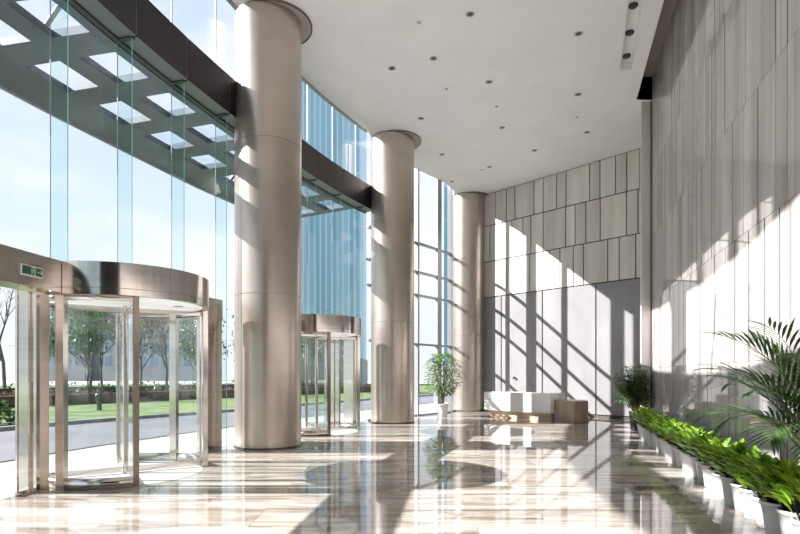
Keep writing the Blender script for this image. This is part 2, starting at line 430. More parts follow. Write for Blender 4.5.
# ------------------------------------------------------------------ facade
def fin(mb, y, z0, z1, dep=.27, th=.019):
    a = FT(y); t = Vector((math.sin(a), math.cos(a))); n = Vector((math.cos(a), -math.sin(a)))
    o = Vector((FX(y), y)); A = o-t*th/2; B = o+t*th/2; Cc = B+n*dep; D = A+n*dep
    mb.quad((A.x,A.y,z0),(D.x,D.y,z0),(D.x,D.y,z1),(A.x,A.y,z1),0)
    mb.quad((B.x,B.y,z0),(B.x,B.y,z1),(Cc.x,Cc.y,z1),(Cc.x,Cc.y,z0),0)
    mb.quad((D.x,D.y,z0),(Cc.x,Cc.y,z0),(Cc.x,Cc.y,z1),(D.x,D.y,z1),1)
def door_gap(y):
    return (5.0 < y < 11.45) or (13.75 < y < 17.0)
names = ['window_1','window_2','window_3']
wlab = ['curved glass facade bay with glass fins left of the nearest column','curved glass facade bay between the first and second columns','tall glazed bay with grey mullions right of the second column']
for bi, (ya, yb) in enumerate(BAYS):
    w = empty(names[bi], (0,0,0)); struct(w, wlab[bi])
    if bi < 2:
        ga, gb = [(4.2, 11.45),(13.0, 17.4)][bi]
        mb = MB()
        def pane(y0, y1, z0, z1):
            n = max(2,int((y1-y0)/.35))
            mb.grid([[(FX(y0+(y1-y0)*i/n), y0+(y1-y0)*i/n, z0),(FX(y0+(y1-y0)*i/n), y0+(y1-y0)*i/n, z1)] for i in range(n+1)], smooth=True)
        g0, g1 = max(ga,ya), min(gb,yb)
        pane(ya, g0, 0, ZB0); pane(g0, g1, HD1, ZB0)
        if g1 < yb: pane(g1, yb, 0, ZB0)
        mb.build('lower_glazing', M['glass'], w)
        mb = MB(); pane(ya, yb, ZB1, ZG); mb.build('clerestory_glazing', M['glass'], w)
        for y in ST:
            if ya < y < yb:
                mb = MB(); z0 = HD1 if g0 <= y <= g1 else 0
                fin(mb, y, z0, ZB0+.1); mb.build('glass_fin', [M['glass_fin'], M['edge']], w)
                mb = MB(); p = OFF(y,-.01)
                a_ = FT(y)
                mb.tube([(p[0],p[1],z0),(p[0],p[1],ZB0)], .008, 6); mb.build('joint_seal', M['mullion'], w)
                mb = MB(); mb.tube([(p[0],p[1],ZB1),(p[0],p[1],ZG)], .02, 6); mb.build('clerestory_mullion', M['white'], w)
        mb = MB(); sweep(mb, ya, yb, -.05, .02, ZG-.06, ZG+.0); mb.build('head_rail', M['mullion'], w)
        # side sill on the floor where there is no door
    else:
        mb = MB(); n = 14
        mb.grid([[(FX(ya+(yb-ya)*i/n), ya+(yb-ya)*i/n, 0),(FX(ya+(yb-ya)*i/n), ya+(yb-ya)*i/n, ZG)] for i in range(n+1)])
        mb.build('glazing', M['glass'], w)
        for y, th, dep in ((19.3,.34,.12),(20.85,.10,.12),(21.95,.30,.12),(22.8,.09,.12)):
            a = FT(y); t = Vector((math.sin(a), math.cos(a))); nn = Vector((math.cos(a), -math.sin(a))); o = Vector((FX(y),y))
            q = [o-t*th/2-nn*.08, o-t*th/2+nn*dep, o+t*th/2+nn*dep, o+t*th/2-nn*.08]
            mb = MB(); mb.prism([(p.x,p.y) for p in q], 0, ZG-.002); mb.build('mullion', M['mullion'], w)
        for z in (6.75,5.62,4.72,2.80):
            mb = MB(); sweep(mb, ya, yb, -.03, .10, z-.04, z+.04); mb.build('transom', M['mullion'], w)
        mb = MB(); sweep(mb, ya, yb, -.05, .05, 0, .06); mb.build('sill', M['mullion'], w)
# dark beams
for k, (ya, yb) in enumerate(((-5.6,12.25),(12.25,18.45))):
    root = empty('trim_%d' % (k+1)); struct(root, ['charcoal panelled beam over the near glass facade', 'charcoal panelled beam between the two front columns'][k])
    seg = [ya]+[s for s in ST if ya < s < yb]+[yb]
    mb = MB()
    for a, b in zip(seg[:-1], seg[1:]):
        sweep(mb, a+.012, b-.012, .02, .36, ZB0+.03, ZB1, m=0, mb_m=1, col=1+.001)
    sweep(mb, ya, yb, .03, .32, ZB0+.06, ZB1-.03, m=2)
    mb.build('beam_cladding', [M['beam'], M['beam_soffit'], M['cove']], root)
    mb = MB(); sweep(mb, ya, yb, -.06, .03, ZB0, ZB1-.02); mb.build('gasket', M['black'], root)
    for s in seg[1:-1]:
        mb = MB(); sweep(mb, s-.04, s+.04, .0, .29, ZB0+.005, ZB0+.045, n=1)
        mb.build('fin_bracket', M['black'], root)
    mb = MB()
    for s in seg[1:-1]: sweep(mb, s-.012, s+.012, .335, .345, ZB0+.06, ZB1-.02, n=1)
    mb.build('joint_strip', M['pot_white'], root)

# outside canopy
cn = empty('entrance_canopy'); tag(cn, 'grey glazed canopy with square skylights outside the entrance', 'canopy')
mb = MB()
dst = [-.12,-.30,-1.04,-1.46,-2.24,-2.42,-3.25]
stn = stations(8.93, 1.36, -5.0, 18.2)
zc0, zc1 = ZB0+.02, ZB0+.16
edges = []
for s in stn: edges.append((s, s+.0))
for i in range(len(stn)-1):
    y0, y1 = stn[i], stn[i+1]; w_ = y1-y0
    cells = [(y0, y0+.2*w_, True), (y0+.2*w_, y1-.2*w_, False), (y1-.2*w_, y1, True)]
    for (a, b, solid) in cells:
        for j in range(len(dst)-1):
            hole = (not solid) and j in (1,3)
            if hole: continue
            p = OFF(a,dst[j]); q = OFF(b,dst[j]); r_ = OFF(b,dst[j+1]); s_ = OFF(a,dst[j+1])
            mb.hexa([(*s_,zc0),(*r_,zc0),(*q,zc0),(*p,zc0),(*s_,zc1),(*r_,zc1),(*q,zc1),(*p,zc1)])
mb.build('soffit', M['canopy'], cn)
mb = MB(); sweep(mb, stn[0], stn[-1], -3.30, -3.25, zc0-.05, zc1+.12); mb.build('fascia', M['frosted'], cn)
mb = MB()
for i in range(len(stn)-1):
    a, b = stn[i], stn[i+1]
    for (p0,p1) in ((-.30,-1.04),(-1.46,-2.24)):
        mb.quad((*OFF(a,p0),zc1+.01),(*OFF(b,p0),zc1+.01),(*OFF(b,p1),zc1+.01),(*OFF(a,p1),zc1+.01))
mb.build('skylight_glazing', M['glass'], cn)
for s in (2.5, 5.5, 9.2, 15.0):
    p = OFF(s,-.05); q = OFF(s+.2,-2.7)
    mb = MB(); mb.tube([(*p, 9.7),(*q, zc1)], .045, 8); mb.build('stay_rod', M['mullion'], cn)

# ------------------------------------------------------------------ columns
def column(c, label):
    root = empty('column', (c[0],c[1],0)); tag(root, label, 'column', 'round metal columns along the glass')
    mb = MB()
    zs = [0.03, 3.35, 6.70, ZC-.03]
    for a, b in zip(zs[:-1], zs[1:]):
        mb.lathe([(CR,a+.008),(CR,b-.008)], n=96)
        mb.lathe([(CR,b-.008),(CR-.012,b-.004),(CR-.012,b+.004),(CR,b+.008)], n=96, smooth=False)
    mb.build('shaft', M['steel'], root)
    mb = MB(); mb.lathe([(CR-.03,0),(CR+.012,0),(CR+.012,.035),(CR-.03,.04)], n=96, smooth=False); mb.build('base_ring', M['dark_steel'], root)
    ox, oy = .14, .07
    mb = MB(); mb.lathe([(CR-.3,ZC-.03),(.81,ZC-.03)], ox, oy, n=96, smooth=False); mb.lathe([(.81,ZC-.045),(.835,ZC-.045),(.835,ZC),(.81,ZC)], ox, oy, n=96, m=1, smooth=False)
    mb.build('collar', [M['cove'], M['bronze']], root)
column(C1, 'large champagne metal column nearest the camera, right of the near revolving door')
column(C2, 'champagne metal column in the middle, left of the leafy ficus')
column(C3, 'sunlit champagne metal column at the far corner beside the white desk')

# ------------------------------------------------------------------ revolving doors
def rev_door(cx, cy, phi, label):
    root = empty('revolving_door', (cx,cy,0), -phi)
    tag(root, label, 'door', 'revolving entrance doors')
    r = 1.25
    mb = MB(); mb.lathe([(r-.06,HD0),(r+.03,HD0)], n=96); mb.lathe([(r+.03,HD0),(r+.03,HD1)], n=96); mb.lathe([(r+.03,HD1),(r,HD1)], n=96)
    mb.lathe([(r+.031,HD0+.09),(r+.031,HD0+.097)], n=96, m=1)
    mb.build('header_drum', [M['polished'], M['dark_steel']], root)
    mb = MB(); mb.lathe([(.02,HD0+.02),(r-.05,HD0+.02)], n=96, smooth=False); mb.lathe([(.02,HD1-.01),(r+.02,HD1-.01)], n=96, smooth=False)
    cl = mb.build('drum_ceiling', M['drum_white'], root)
    for a in (-60, 30, 150, 240):
        x, y = .8*math.cos(R(a)), .8*math.sin(R(a))
        mb = MB(); mb.lathe([(.0,HD0+.012),(.075,HD0+.012),(.08,HD0+.018)], x, y, n=20); mb.build('downlight', M['lamp_ring'], cl)
    def post(ang, w=.075, name='post', rr=r):
        mb = MB(); ca, sa = math.cos(ang), math.sin(ang); t = Vector((-sa,ca)); n = Vector((ca,sa))
        q = [n*(rr-.05)-t*w/2, n*(rr+.035)-t*w/2, n*(rr+.035)+t*w/2, n*(rr-.05)+t*w/2]
        mb.prism([(p.x,p.y) for p in q], 0, HD0); mb.build(name, M['bronze'] if ang < -.7 and ang > -.8 else M['polished'], root, bevel=.004)  # front post darker: its dark reflection is put into the colour
    for a, pw_ in ((-44,.08), (44,.05), (136,.05), (224,.05)): post(R(a), pw_)
    for a in (-90, 90): post(R(a), .14, 'side_jamb')
    for (a0, a1) in ((44,90),(90,136),(224,270),(-90,-44)):
        A0, A1 = R(a0), R(a1)
        mb = MB(); mb.lathe([(r,.11),(r,HD0-.08)], n=16, a0=A0, a1=A1); g = mb.build('curved_glass', M['glass_door'], root)
        mb = MB(); mb.lathe([(r-.03,0),(r+.03,0),(r+.03,.15),(r-.03,.15),(r-.03,0)], n=16, a0=A0, a1=A1); mb.build('kick_rail', M['polished'], root)
        mb = MB(); mb.lathe([(r-.03,HD0-.08),(r+.025,HD0-.08),(r+.025,HD0),(r-.03,HD0)], n=16, a0=A0, a1=A1); mb.build('top_rail', M['polished'], root)
    mb = MB(); mb.lathe([(.045,0.01),(.045,HD0)], n=24); mb.build('centre_shaft', M['polished'], root)
    for a in (-45, 45, 135, 225):
        ca, sa = math.cos(R(a)), math.sin(R(a)); t = Vector((-sa,ca)); n = Vector((ca,sa))
        def bar(mb, r0, r1, z0, z1, th, m=0):
            q = [n*r0-t*th, n*r1-t*th, n*r1+t*th, n*r0+t*th]; mb.prism([(p.x,p.y) for p in q], z0, z1, m)
        mb = MB(); p0, p1 = n*.07, n*(r-.1)
        mb.quad((p0.x,p0.y,.12),(p1.x,p1.y,.12),(p1.x,p1.y,HD0-.1),(p0.x,p0.y,HD0-.1)); wg = mb.build('wing_glass', M['glass_door'], root)
        mb = MB(); bar(mb,.05,r-.07,.02,.11,.01); bar(mb,.05,r-.07,HD0-.1,HD0-.03,.01); bar(mb,r-.1,r-.07,.02,HD0-.03,.01); mb.build('wing_frame', M['polished'], wg)
    mb = MB(); mb.lathe([(.05,.004),(r-.07,.004)], n=64, smooth=False); mb.build('floor_mat', simple_mat_mat, root)
    return root
simple_mat_mat = simple('door_mat_stone', (.62,.60,.58), .3)
rev_door(*DOOR1, 'near revolving glass door with curved bronze steel header, at left')
rev_door(*DOOR2, 'far revolving glass door partly hidden behind the nearest column')

# flanking door portals (setting)
def portal(name, ya, yb, label, pil):
    root = empty(name); struct(root, label)
    mb = MB(); sweep(mb, ya, yb, -.12, .28, HD0+.02, HD1); mb.build('header', M['polished'], root, bevel=.01)
    for (a, b, d0, d1) in pil:
        mb = MB(); sweep(mb, a, b, d0, d1, 0.0, HD0+.03, n=1); mb.build('pilaster', M['polished'], root, bevel=.004)
    return root
p1 = portal('door_1', 4.2, 7.47, 'steel framed side door left of the near revolving door', [(7.21,7.43,-.15,.13),(4.2,4.4,-.1,.26)])
p2 = portal('door_2', 9.95, 11.42, 'steel clad side panel between near revolving door and nearest column', [(10.98,11.42,-.02,.26)])
p3 = portal('door_3', 16.3, 17.6, 'steel framed side panel right of the far revolving door', [(16.4,16.55,-.1,.26),(17.4,17.6,-.1,.26)])
p4 = portal('door_4', 12.8, 14.3, 'steel framed side panel hidden beyond the nearest column', [(13.9,14.05,-.1,.26)])
# glass side leaf in door 1
mb = MB(); a = OFF(6.95,-.22); b = OFF(7.2,-.22)
sweep(mb, 6.99, 7.015, 0.02, .05, 0, HD0, n=1); sweep(mb, 7.17,7.195,0.02,.05,0,HD0,n=1); sweep(mb, 6.99,7.195,0.02,.05,.0,.06,n=2)
lf = mb.build('leaf_frame', M['polished'], p1)
mb = MB(); sweep(mb, 7.015,7.17,.04,.048,.1,HD0,n=2); mb.build('leaf_glass', M['glass_door'], lf)
mb = MB(); p = OFF(7.13,.10); mb.tube([(p[0],p[1],.8),(p[0],p[1],1.5)], .014, 8); mb.build('pull_handle', M['polished'], lf)
mb = MB(); q = OFF(7.34,-.05); p = OFF(7.34,.0); mb.tube([(q[0],q[1],1.22),(q[0]+.0,q[1]-.0,1.25)], .02, 8)
# exit signs
def exit_sign(y, w, h, z, label, d=.285):
    p = OFF(y, d); a = FT(y)
    root = empty('exit_sign', (p[0],p[1],z), -a)   # local x = inward normal, local y = along facade
    tag(root, label, 'sign')
    mb = MB(); mb.box(0,.02,-w/2,w/2,-h/2,h/2); mb.build('frame', M['sign_white'], root)
    mb = MB(); mb.box(.012,.026,-w/2+.015,w/2-.015,-h/2+.015,h/2-.015); pl = mb.build('plate', M['sign_green'], root)
    mb = MB(); X = .028
    def rect(y0,y1,z0,z1): mb.quad((X,y0,z0),(X,y1,z0),(X,y1,z1),(X,y0,z1))
    def bar(a_,b_,t): 
        a_ = Vector(a_); b_ = Vector(b_); d_ = (b_-a_).normalized(); n_ = Vector((-d_.y,d_.x))*t
        mb.quad((X,*(a_-n_)),(X,*(b_-n_)),(X,*(b_+n_)),(X,*(a_+n_)))
    # running figure in a doorway, then an arrow
    s = h*.36
    bar((-.35*s,-s),(-.35*s,s),.004); bar((.9*s,-s),(.9*s,s),.004); bar((-.35*s,s),(.9*s,s),.004)
    mb.poly([(X,.35*s+.16*s*math.cos(k*PI/5),.68*s+.16*s*math.sin(k*PI/5)) for k in range(10)])
    bar((.3*s,.5*s),(.2*s,-.1*s),.13*s); bar((.2*s,-.1*s),(.6*s,-.45*s),.08*s); bar((.6*s,-.45*s),(.55*s,-.9*s),.07*s)
    bar((.2*s,-.1*s),(-.1*s,-.5*s),.08*s); bar((-.1*s,-.5*s),(-.5*s,-.55*s),.07*s); bar((.3*s,.4*s),(.75*s,.1*s),.06*s); bar((.25*s,.4*s),(-.2*s,.15*s),.06*s)
    bar((1.5*s,0),(3.2*s,0),.09*s); bar((2.6*s,.5*s),(3.2*s,0),.09*s); bar((2.6*s,-.5*s),(3.2*s,0),.09*s)
    mb.build('symbols', M['sign_mark'], pl)
exit_sign(6.95, .35, .135, 2.945, 'green exit sign with running figure on the left door header')
exit_sign(10.72, .30, .13, 2.93, 'small green exit sign on the header right of the near revolving door', .285)

# ------------------------------------------------------------------ ceiling lamps
def cpt(px, py, z=ZC):
    D = (z-1.6)*533/(375-py); return ((px-400)/533*D, D)
mb = MB(); mb.lathe([(.105,-.004),(.078,-.012),(.066,.0)], n=24); 
dl = empty('ceiling_downlight', (0,0,0)); mb.build('ring', M['lamp_ring'], dl)
mb = MB(); mb.lathe([(.0,-.003),(.067,-.003)], n=24); mb.build('lens', M['lamp_dark'], dl)
DL = [(470,14.3,'nearest the top centre of the photo'),(578.5,33.8,'left of the lamp trough, nearest the camera'),(433.5,58.5,'level with the gap between the first and second columns, right one'),
 (392,68.4,'between the first and second columns, closest to the glass'),(489,82,'in the middle, second along from the top centre one'),(578,94.5,'in the right row, second from the camera'),
 (421,118.5,'just right of the middle column top'),(502,127.7,'in the middle row, third from the top centre one'),(587,132.3,'in the right row, nearest the far wall'),
 (442,154.5,'beyond the middle column top, above the far glazing'),(534.5,150.4,'close to the far wall, above its middle'),(451.6,181.6,'smallest one above the far corner column'),(489.4,167,'near the far wall, right one of a close pair')]
first = True
for px, py, t in DL:
    x, y = cpt(px, py); 
    if first: o = dl; o.location = (x,y,ZC); first = False
    else: o = dup(dl, (x,y,ZC))
    tag(o, 'round recessed ceiling downlight ' + t, 'ceiling light', 'recessed downlights in the main ceiling')
mb = MB(); mb.lathe([(.0,-.03),(.035,-.03),(.045,-.006),(.05,-.002),(.05,0)], n=16)
sp = mb.build('smoke_detector', M['lamp_ring']); first = True
for px, py, t in [(496.5,106.5,'between two downlights in the middle row'),(577,117,'between two downlights in the right row'),(481.6,169.6,'left of the close pair near the far wall'),(419,22.5,'right of the nearest column top'),(446.5,89,'above the middle of the hall, left of the middle row')]:
    x, y = cpt(px, py)
    if first: o = sp; first = False
    else: o = sp.copy(); COL.objects.link(o)
    o.location = (x,y,ZC); tag(o, 'small round ceiling detector '+t, 'detector', 'small ceiling detectors')
mb = MB(); mb.lathe([(0,-.05),(.085,-.05),(.10,-.03),(.10,0)], n=24); ts = mb.build('trough_spotlight', M['lamp_dark'])
for k, (px, py, t) in enumerate([(634.7,6,'nearest the camera of the three in the ceiling trough'),(630.5,33,'middle of the three in the ceiling trough'),(627,56.5,'farthest of the three in the ceiling trough')]):
    D = 8.2*533/(375-py); x = TL(D)+.15
    o = ts if k == 0 else ts.copy()
    if k: COL.objects.link(o)
    o.location = (x, D, 9.82); tag(o, 'dark round spotlight, '+t, 'spotlight', 'spotlights in the ceiling trough')

# ------------------------------------------------------------------ reception desk
dk = empty('reception_desk', (3.39,20.3,0), math.atan2(-1.8,1.89)); tag(dk, 'angular white and brown stone reception desk before the far wall', 'desk')
# local x along the front (toward the right/camera), local y = away from the camera
L1 = 2.60
mb = MB(); mb.prism([(-.15,-.12),(L1,-.12),(L1+.12,.2),(L1+.12,.75),(-.15,.75)], .27, .96); mb.build('white_counter', M['desk_white'], dk, bevel=.008)
mb = MB(); mb.prism([(0,.05),(L1-.05,.05),(L1-.05,.6),(0,.6)], 0, .275); mb.build('plinth', M['desk_plinth'], dk)
mb = MB(); mb.prism([(L1+.10,-.02),(L1+1.05,-.5),(L1+1.28,.05),(L1+.9,.75),(L1+.10,.75)], 0, .74); mb.build('side_counter', M['desk_wood'], dk, bevel=.006)
# small dark fixture on the far wall
u = ux(515.3); p = BW0+BWd*u-nb*.05
mb = MB(); mb.lathe([(0,0),(.05,0),(.06,.02),(.06,.04)], n=20); fx = mb.build('wall_sensor', M['lamp_dark'])
D_ = p.y; fx.location = (p.x,p.y,1.6-3*D_/533); fx.rotation_euler = (PI/2, 0, math.atan2(BWd.y,BWd.x)); fx.scale = (1,1,1)
tag(fx, 'small dark round fixture on the far wall above the desk', 'sensor')

# ------------------------------------------------------------------ plants
def leaf(mb, base, direc, up, L, W, droop, seg=5, m=0, col=1.0, fold=.25):
    d = Vector(direc).normalized(); u = Vector(up); side = d.cross(u)
    if side.length < .05: side = Vector((1,0,0))
    side.normalize(); u = side.cross(d).normalized()
    p = Vector(base); rows = []; ang = 0
    for i in range(seg+1):
        t = i/seg; w = W*math.sin(PI*min(1,(t*.92+.06)))**.8*(1-.35*t) if 0 < i < seg else W*.06
        dd = (d*math.cos(ang)-u*math.sin(ang)); uu = (u*math.cos(ang)+d*math.sin(ang))
        rows.append([p-side*w/2+uu*w*fold, p, p+side*w/2+uu*w*fold])
        p = p+dd*L/seg; ang += droop/seg
    mb.grid(rows, m, col, True)
    return p
def pot(mb, r0, r1, h, m=0):
    mb.lathe([(0,0),(r0*.96,0),(r0,.01),(r0+(r1-r0)*.5,h*.5),(r1,h-.035),(r1+.012,h-.03),(r1+.014,h),(r1-.012,h),(r1-.018,h-.05),(0,h-.05)], n=28, m=m)
def lily(seed):
    rn = random.Random(seed)
    root = empty('potted_lily'); mb = MB(); pot(mb, .095, .135, .33); mb.build('pot', M['pot_white'], root)
    mb = MB(); mb.lathe([(0,.288),(.118,.288)], n=20); mb.build('soil', M['soil'], root)
    mb = MB(); st = MB()
    for i in range(84):
        a = rn.uniform(0,2*PI); el = rn.uniform(.4,1.4); rr = rn.uniform(.02,.08)
        h = rn.uniform(.08,.30)*(.55+.6*math.sin(el)); reach = rn.uniform(.05,.20)*math.cos(el*.8)
        b = Vector((rr*math.cos(a), rr*math.sin(a), .29)); tip = Vector(((rr+reach*.8)*math.cos(a),(rr+reach*.8)*math.sin(a),.31+h))
        st.tube([b, (b+tip)/2+Vector((0,0,.02)), tip], .003, 4)
        a2 = a+rn.uniform(-.5,.5); d = (math.cos(a2)*math.cos(el*.75), math.sin(a2)*math.cos(el*.75), math.sin(el*.75)+.45)
        g = rn.uniform(.6,1.25); 
        leaf(mb, tip, d, (0,0,1), rn.uniform(.14,.205), rn.uniform(.065,.098), rn.uniform(.3,1.0), 5, 0, (g*rn.uniform(.85,1.25), g, g*.9))
    mb.build('leaves', M['leaf_bright'], root); st.build('stems', M['leaf_mid'], root)
    return root
ORD = ['first','second','third','fourth','fifth','sixth','seventh','eighth','ninth','tenth','eleventh','twelfth','thirteenth','fourteenth','fifteenth','sixteenth','seventeenth','eighteenth','nineteenth','twentieth']
protos = [lily(s) for s in (1,2,3,4)]
yl = 4.62; NP = 28; pr = random.Random(5)
for i in range(NP):
    y = yl+i*.332; x = 2.21+.2927*y+pr.uniform(-.015,.015)
    rz = pr.uniform(0,6.28); sc = pr.uniform(.94,1.06)
    if i < 4: o = protos[i]; o.location = (x,y,0); o.rotation_euler = (0,0,rz); o.scale = (sc,)*3
    else: o = dup(protos[i%4], (x,y,0), rz, sc)
    if i < 16: lab = 'bright green potted plant in white pot, %s from the camera end of the wall row' % ORD[i]
    else: lab = 'bright green potted plant in white pot, %s from the far end of the wall row' % ORD[NP-1-i]
    if i == 0: lab = 'bright green potted plant in white pot, nearest the camera, cut by the frame'
    tag(o, lab, 'potted plant', 'white potted plants in a row along the right wall')

# ficus by the glazing
fr_ = random.Random(21)
root = empty('potted_ficus', (1.66,20.6,0)); tag(root, 'leafy ficus tree in white pot by the far glazing', 'potted plant')
mb = MB(); pot(mb, .15, .225, .48); mb.build('pot', M['pot_white'], root)
mb = MB(); mb.lathe([(0,.44),(.2,.44)], n=20); mb.build('soil', M['soil'], root)
mb = MB(); lf = MB()
for k in range(5):
    a = k*1.256; p0 = Vector((.05*math.cos(a),.05*math.sin(a),.42)); p1 = Vector((.06*math.cos(a+2),.06*math.sin(a+2),.8)); p2 = Vector((.25*math.cos(a),.25*math.sin(a),1.3)); p3 = Vector((.4*math.cos(a),.4*math.sin(a),1.8+.25*fr_.random()))
    mb.tube([p0,p1,p2,p3],[.04,.035,.02,.008],6)
for k in range(1500):
    t = fr_.random(); z = .82+1.6*t
    rmax = .86*math.sin(PI*min(1,max(.08,(z-.66)/1.85)))**.6
    a = fr_.uniform(0,2*PI); r_ = rmax*math.sqrt(fr_.uniform(.12,1)); lump = .80+.2*math.sin(3*a+5*z)
    b = (r_*lump*math.cos(a), r_*lump*math.sin(a), z)
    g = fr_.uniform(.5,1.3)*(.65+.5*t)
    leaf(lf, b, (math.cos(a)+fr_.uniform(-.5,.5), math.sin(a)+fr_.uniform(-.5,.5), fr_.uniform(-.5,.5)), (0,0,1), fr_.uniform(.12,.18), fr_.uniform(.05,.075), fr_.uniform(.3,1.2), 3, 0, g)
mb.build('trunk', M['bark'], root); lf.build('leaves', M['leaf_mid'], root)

# dark bamboo palm in a black pot, far end of the row
root = empty('potted_bamboo_palm', (6.78,15.35,0)); tag(root, 'dark bushy palm in glossy black pot at the far end of the row', 'potted plant')
mb = MB(); pot(mb, .14, .175, .55); mb.build('pot', M['pot_black'], root)
mb = MB(); mb.lathe([(0,.50),(.155,.50)], n=20); mb.build('soil', M['soil'], root)
mb = MB(); lf = MB()
for k in range(64):
    a = fr_.uniform(0,2*PI); r0 = fr_.uniform(.02,.1); h = fr_.uniform(1.05,1.85); o_ = fr_.uniform(.05,.58)
    tip = Vector((min(o_*math.cos(a), .16), o_*math.sin(a), h))
    mb.tube([(r0*math.cos(a),r0*math.sin(a),.5),(tip.x*.6,tip.y*.6,h*.6+.2),tip],[.012,.01,.006],5)
    for q in range(4):
        zt = Vector((tip.x,tip.y,h-.13*q)); aa = fr_.uniform(0,6.28)
        for j in range(9):
            b2 = aa+R(-80+20*j); g = fr_.uniform(.5,1.35)
            leaf(lf, zt, (math.cos(b2), math.sin(b2), fr_.uniform(-.1,.7)), (0,0,1), fr_.uniform(.18,.28), .038, fr_.uniform(.6,1.5), 4, 0, g, .1)
mb.build('canes', M['bark'], root); lf.build('leaves', M['leaf_dark'], root)

# areca palm at the right edge, between the row and the wall
root = empty('areca_palm', (4.12,5.2,0)); tag(root, 'large feathery palm with arching fronds at the right edge', 'potted plant')
mb = MB(); pot(mb, .13, .17, .42); mb.build('pot', M['pot_white'], root)
mb = MB(); mb.lathe([(0,.37),(.15,.37)], n=20); mb.build('soil', M['soil'], root)
def frond(root, a, el, L, bend, h0, seed, side=0):
    rn = random.Random(seed); mb = MB()
    d = Vector((math.cos(a)*math.cos(el), math.sin(a)*math.cos(el), math.sin(el)))
    hz = Vector((math.cos(a), math.sin(a), 0)); p = Vector((.05*math.cos(a),.05*math.sin(a),h0)); pts = [p.copy()]
    N = 24; e = el
    for i in range(N):
        e -= bend/N*(.4+1.2*i/N)
        p = p+(hz*math.cos(e)+Vector((0,0,math.sin(e))))*L/N; pts.append(p.copy())
    mb.tube(pts, [.010*(1-.8*i/N) for i in range(N+1)], 5, 1)
    for i in range(8, N+1):
        for sub in (0,):
            if i == N and sub: continue
            k = i+sub; q = pts[i] if not sub else (pts[i]+pts[min(i+1,N)])/2
            td = (pts[min(i+1,N)]-pts[i-1]).normalized(); sd = td.cross(Vector((0,0,1))).normalized(); t = (k-8)/(N-8)
            ln = .44*math.sin(PI*(.24+.66*t))**.6*(.6+.4*L/1.3)
            for s in (-1,1):
                dd = td*(.75+.5*t)+sd*s*(1.0-.35*t)+Vector((0,0,.30-.2*t))
                g = rn.uniform(.6,1.3)
                leaf(mb, q, dd, (0,0,1), ln*rn.uniform(.85,1.1), .034, rn.uniform(.2,.7), 4, 0, g, .12)
    mb.build('frond', [M['leaf_palm'], M['leaf_mid']], root)
FR = [(180,70,1.45,1.75,.6),(198,78,1.6,1.5,.6),(210,66,1.35,1.7,.6),(165,80,1.75,1.3,.6),(150,66,1.4,1.5,.6),(222,80,1.85,1.2,.6),(236,68,1.45,1.5,.55),(246,76,1.7,1.3,.6),(175,86,2.0,1.15,.6),
      (130,74,1.6,1.1,.6),(108,82,1.8,.7,.6),(205,86,1.95,1.0,.6),(240,85,1.9,.9,.6),(228,62,1.15,1.7,.6),(190,82,1.75,1.6,.6)]
for k, (a, el, L, bd, h0) in enumerate(FR): frond(root, R(a), R(el), L*.86, bd*1.1, h0+.05, k)

bpy.context.view_layer.update()
for rt in ('areca_palm', 'potted_bamboo_palm'):      # fronds bend along the wall instead of entering it
    ro = bpy.data.objects[rt]
    for ch in ro.children:
        for v in ch.data.vertices:
            lim = XW(v.co.y+ro.location.y)-.035-ro.location.x
            if ro.location.y+v.co.y < 15.6 and v.co.x > lim: v.co.x = lim-.02*(v.index % 3)
# ------------------------------------------------------------------ outside
def OUT(y, d): return OFF(y, -d)
mb = MB(); mb.quad((-150,-60,-.04),(120,-60,-.04),(120,160,-.04),(-150,160,-.04)); struct(mb.build('ground_plaza', M['plaza']), 'pale sunlit paving outside the glass')
def band(name, pts0, pts1, z, mat, label):
    mb = MB(); mb.grid([[(*a,z),(*b,z2)] for (a,b,z2) in [(p,q,z) for p,q in zip(pts0,pts1)]], smooth=False)
    return struct(mb.build(name, mat), label)
near = [(-9.5,-20),(-9.2,-5),(-8.6,3),(-7.9,8),(-7.0,12),(-5.8,15.5),(-4.2,19.5),(-1.5,25),(3,33),(12,45),(40,70)]
far_ = [(-15.0,-20),(-14.4,-5),(-13.4,6),(-12.2,13.2),(-10.9,17.1),(-9.7,19.5),(-8.1,22),(-5.3,28),(-.5,37),(9,50),(37,76)]
lawn = [(-34,-20),(-31,-5),(-27,8),(-23.5,18),(-20.5,24),(-18,28.5),(-15.8,32),(-12.5,37),(-7,46),(3,58),(33,86)]
band('road', near, far_, -.02, M['road'], 'grey road curving outside the entrance')
mb = MB(); mb.grid([[(*a,.02),(*b,.10),(b[0]-60,b[1]+12,.15)] for a,b in zip(far_,lawn)], smooth=False); struct(mb.build('lawn', M['lawn']), 'green lawn beyond the road')
mb = MB()
for a, b in zip(far_[:-1], far_[1:]):
    mb.hexa([(a[0],a[1],-.02),(b[0],b[1],-.02),(b[0]-.2,b[1],-.02),(a[0]-.2,a[1],-.02),(a[0],a[1],.1),(b[0],b[1],.1),(b[0]-.2,b[1],.1),(a[0]-.2,a[1],.1)])
struct(mb.build('kerb', M['kerb']), 'pale kerb between road and lawn')
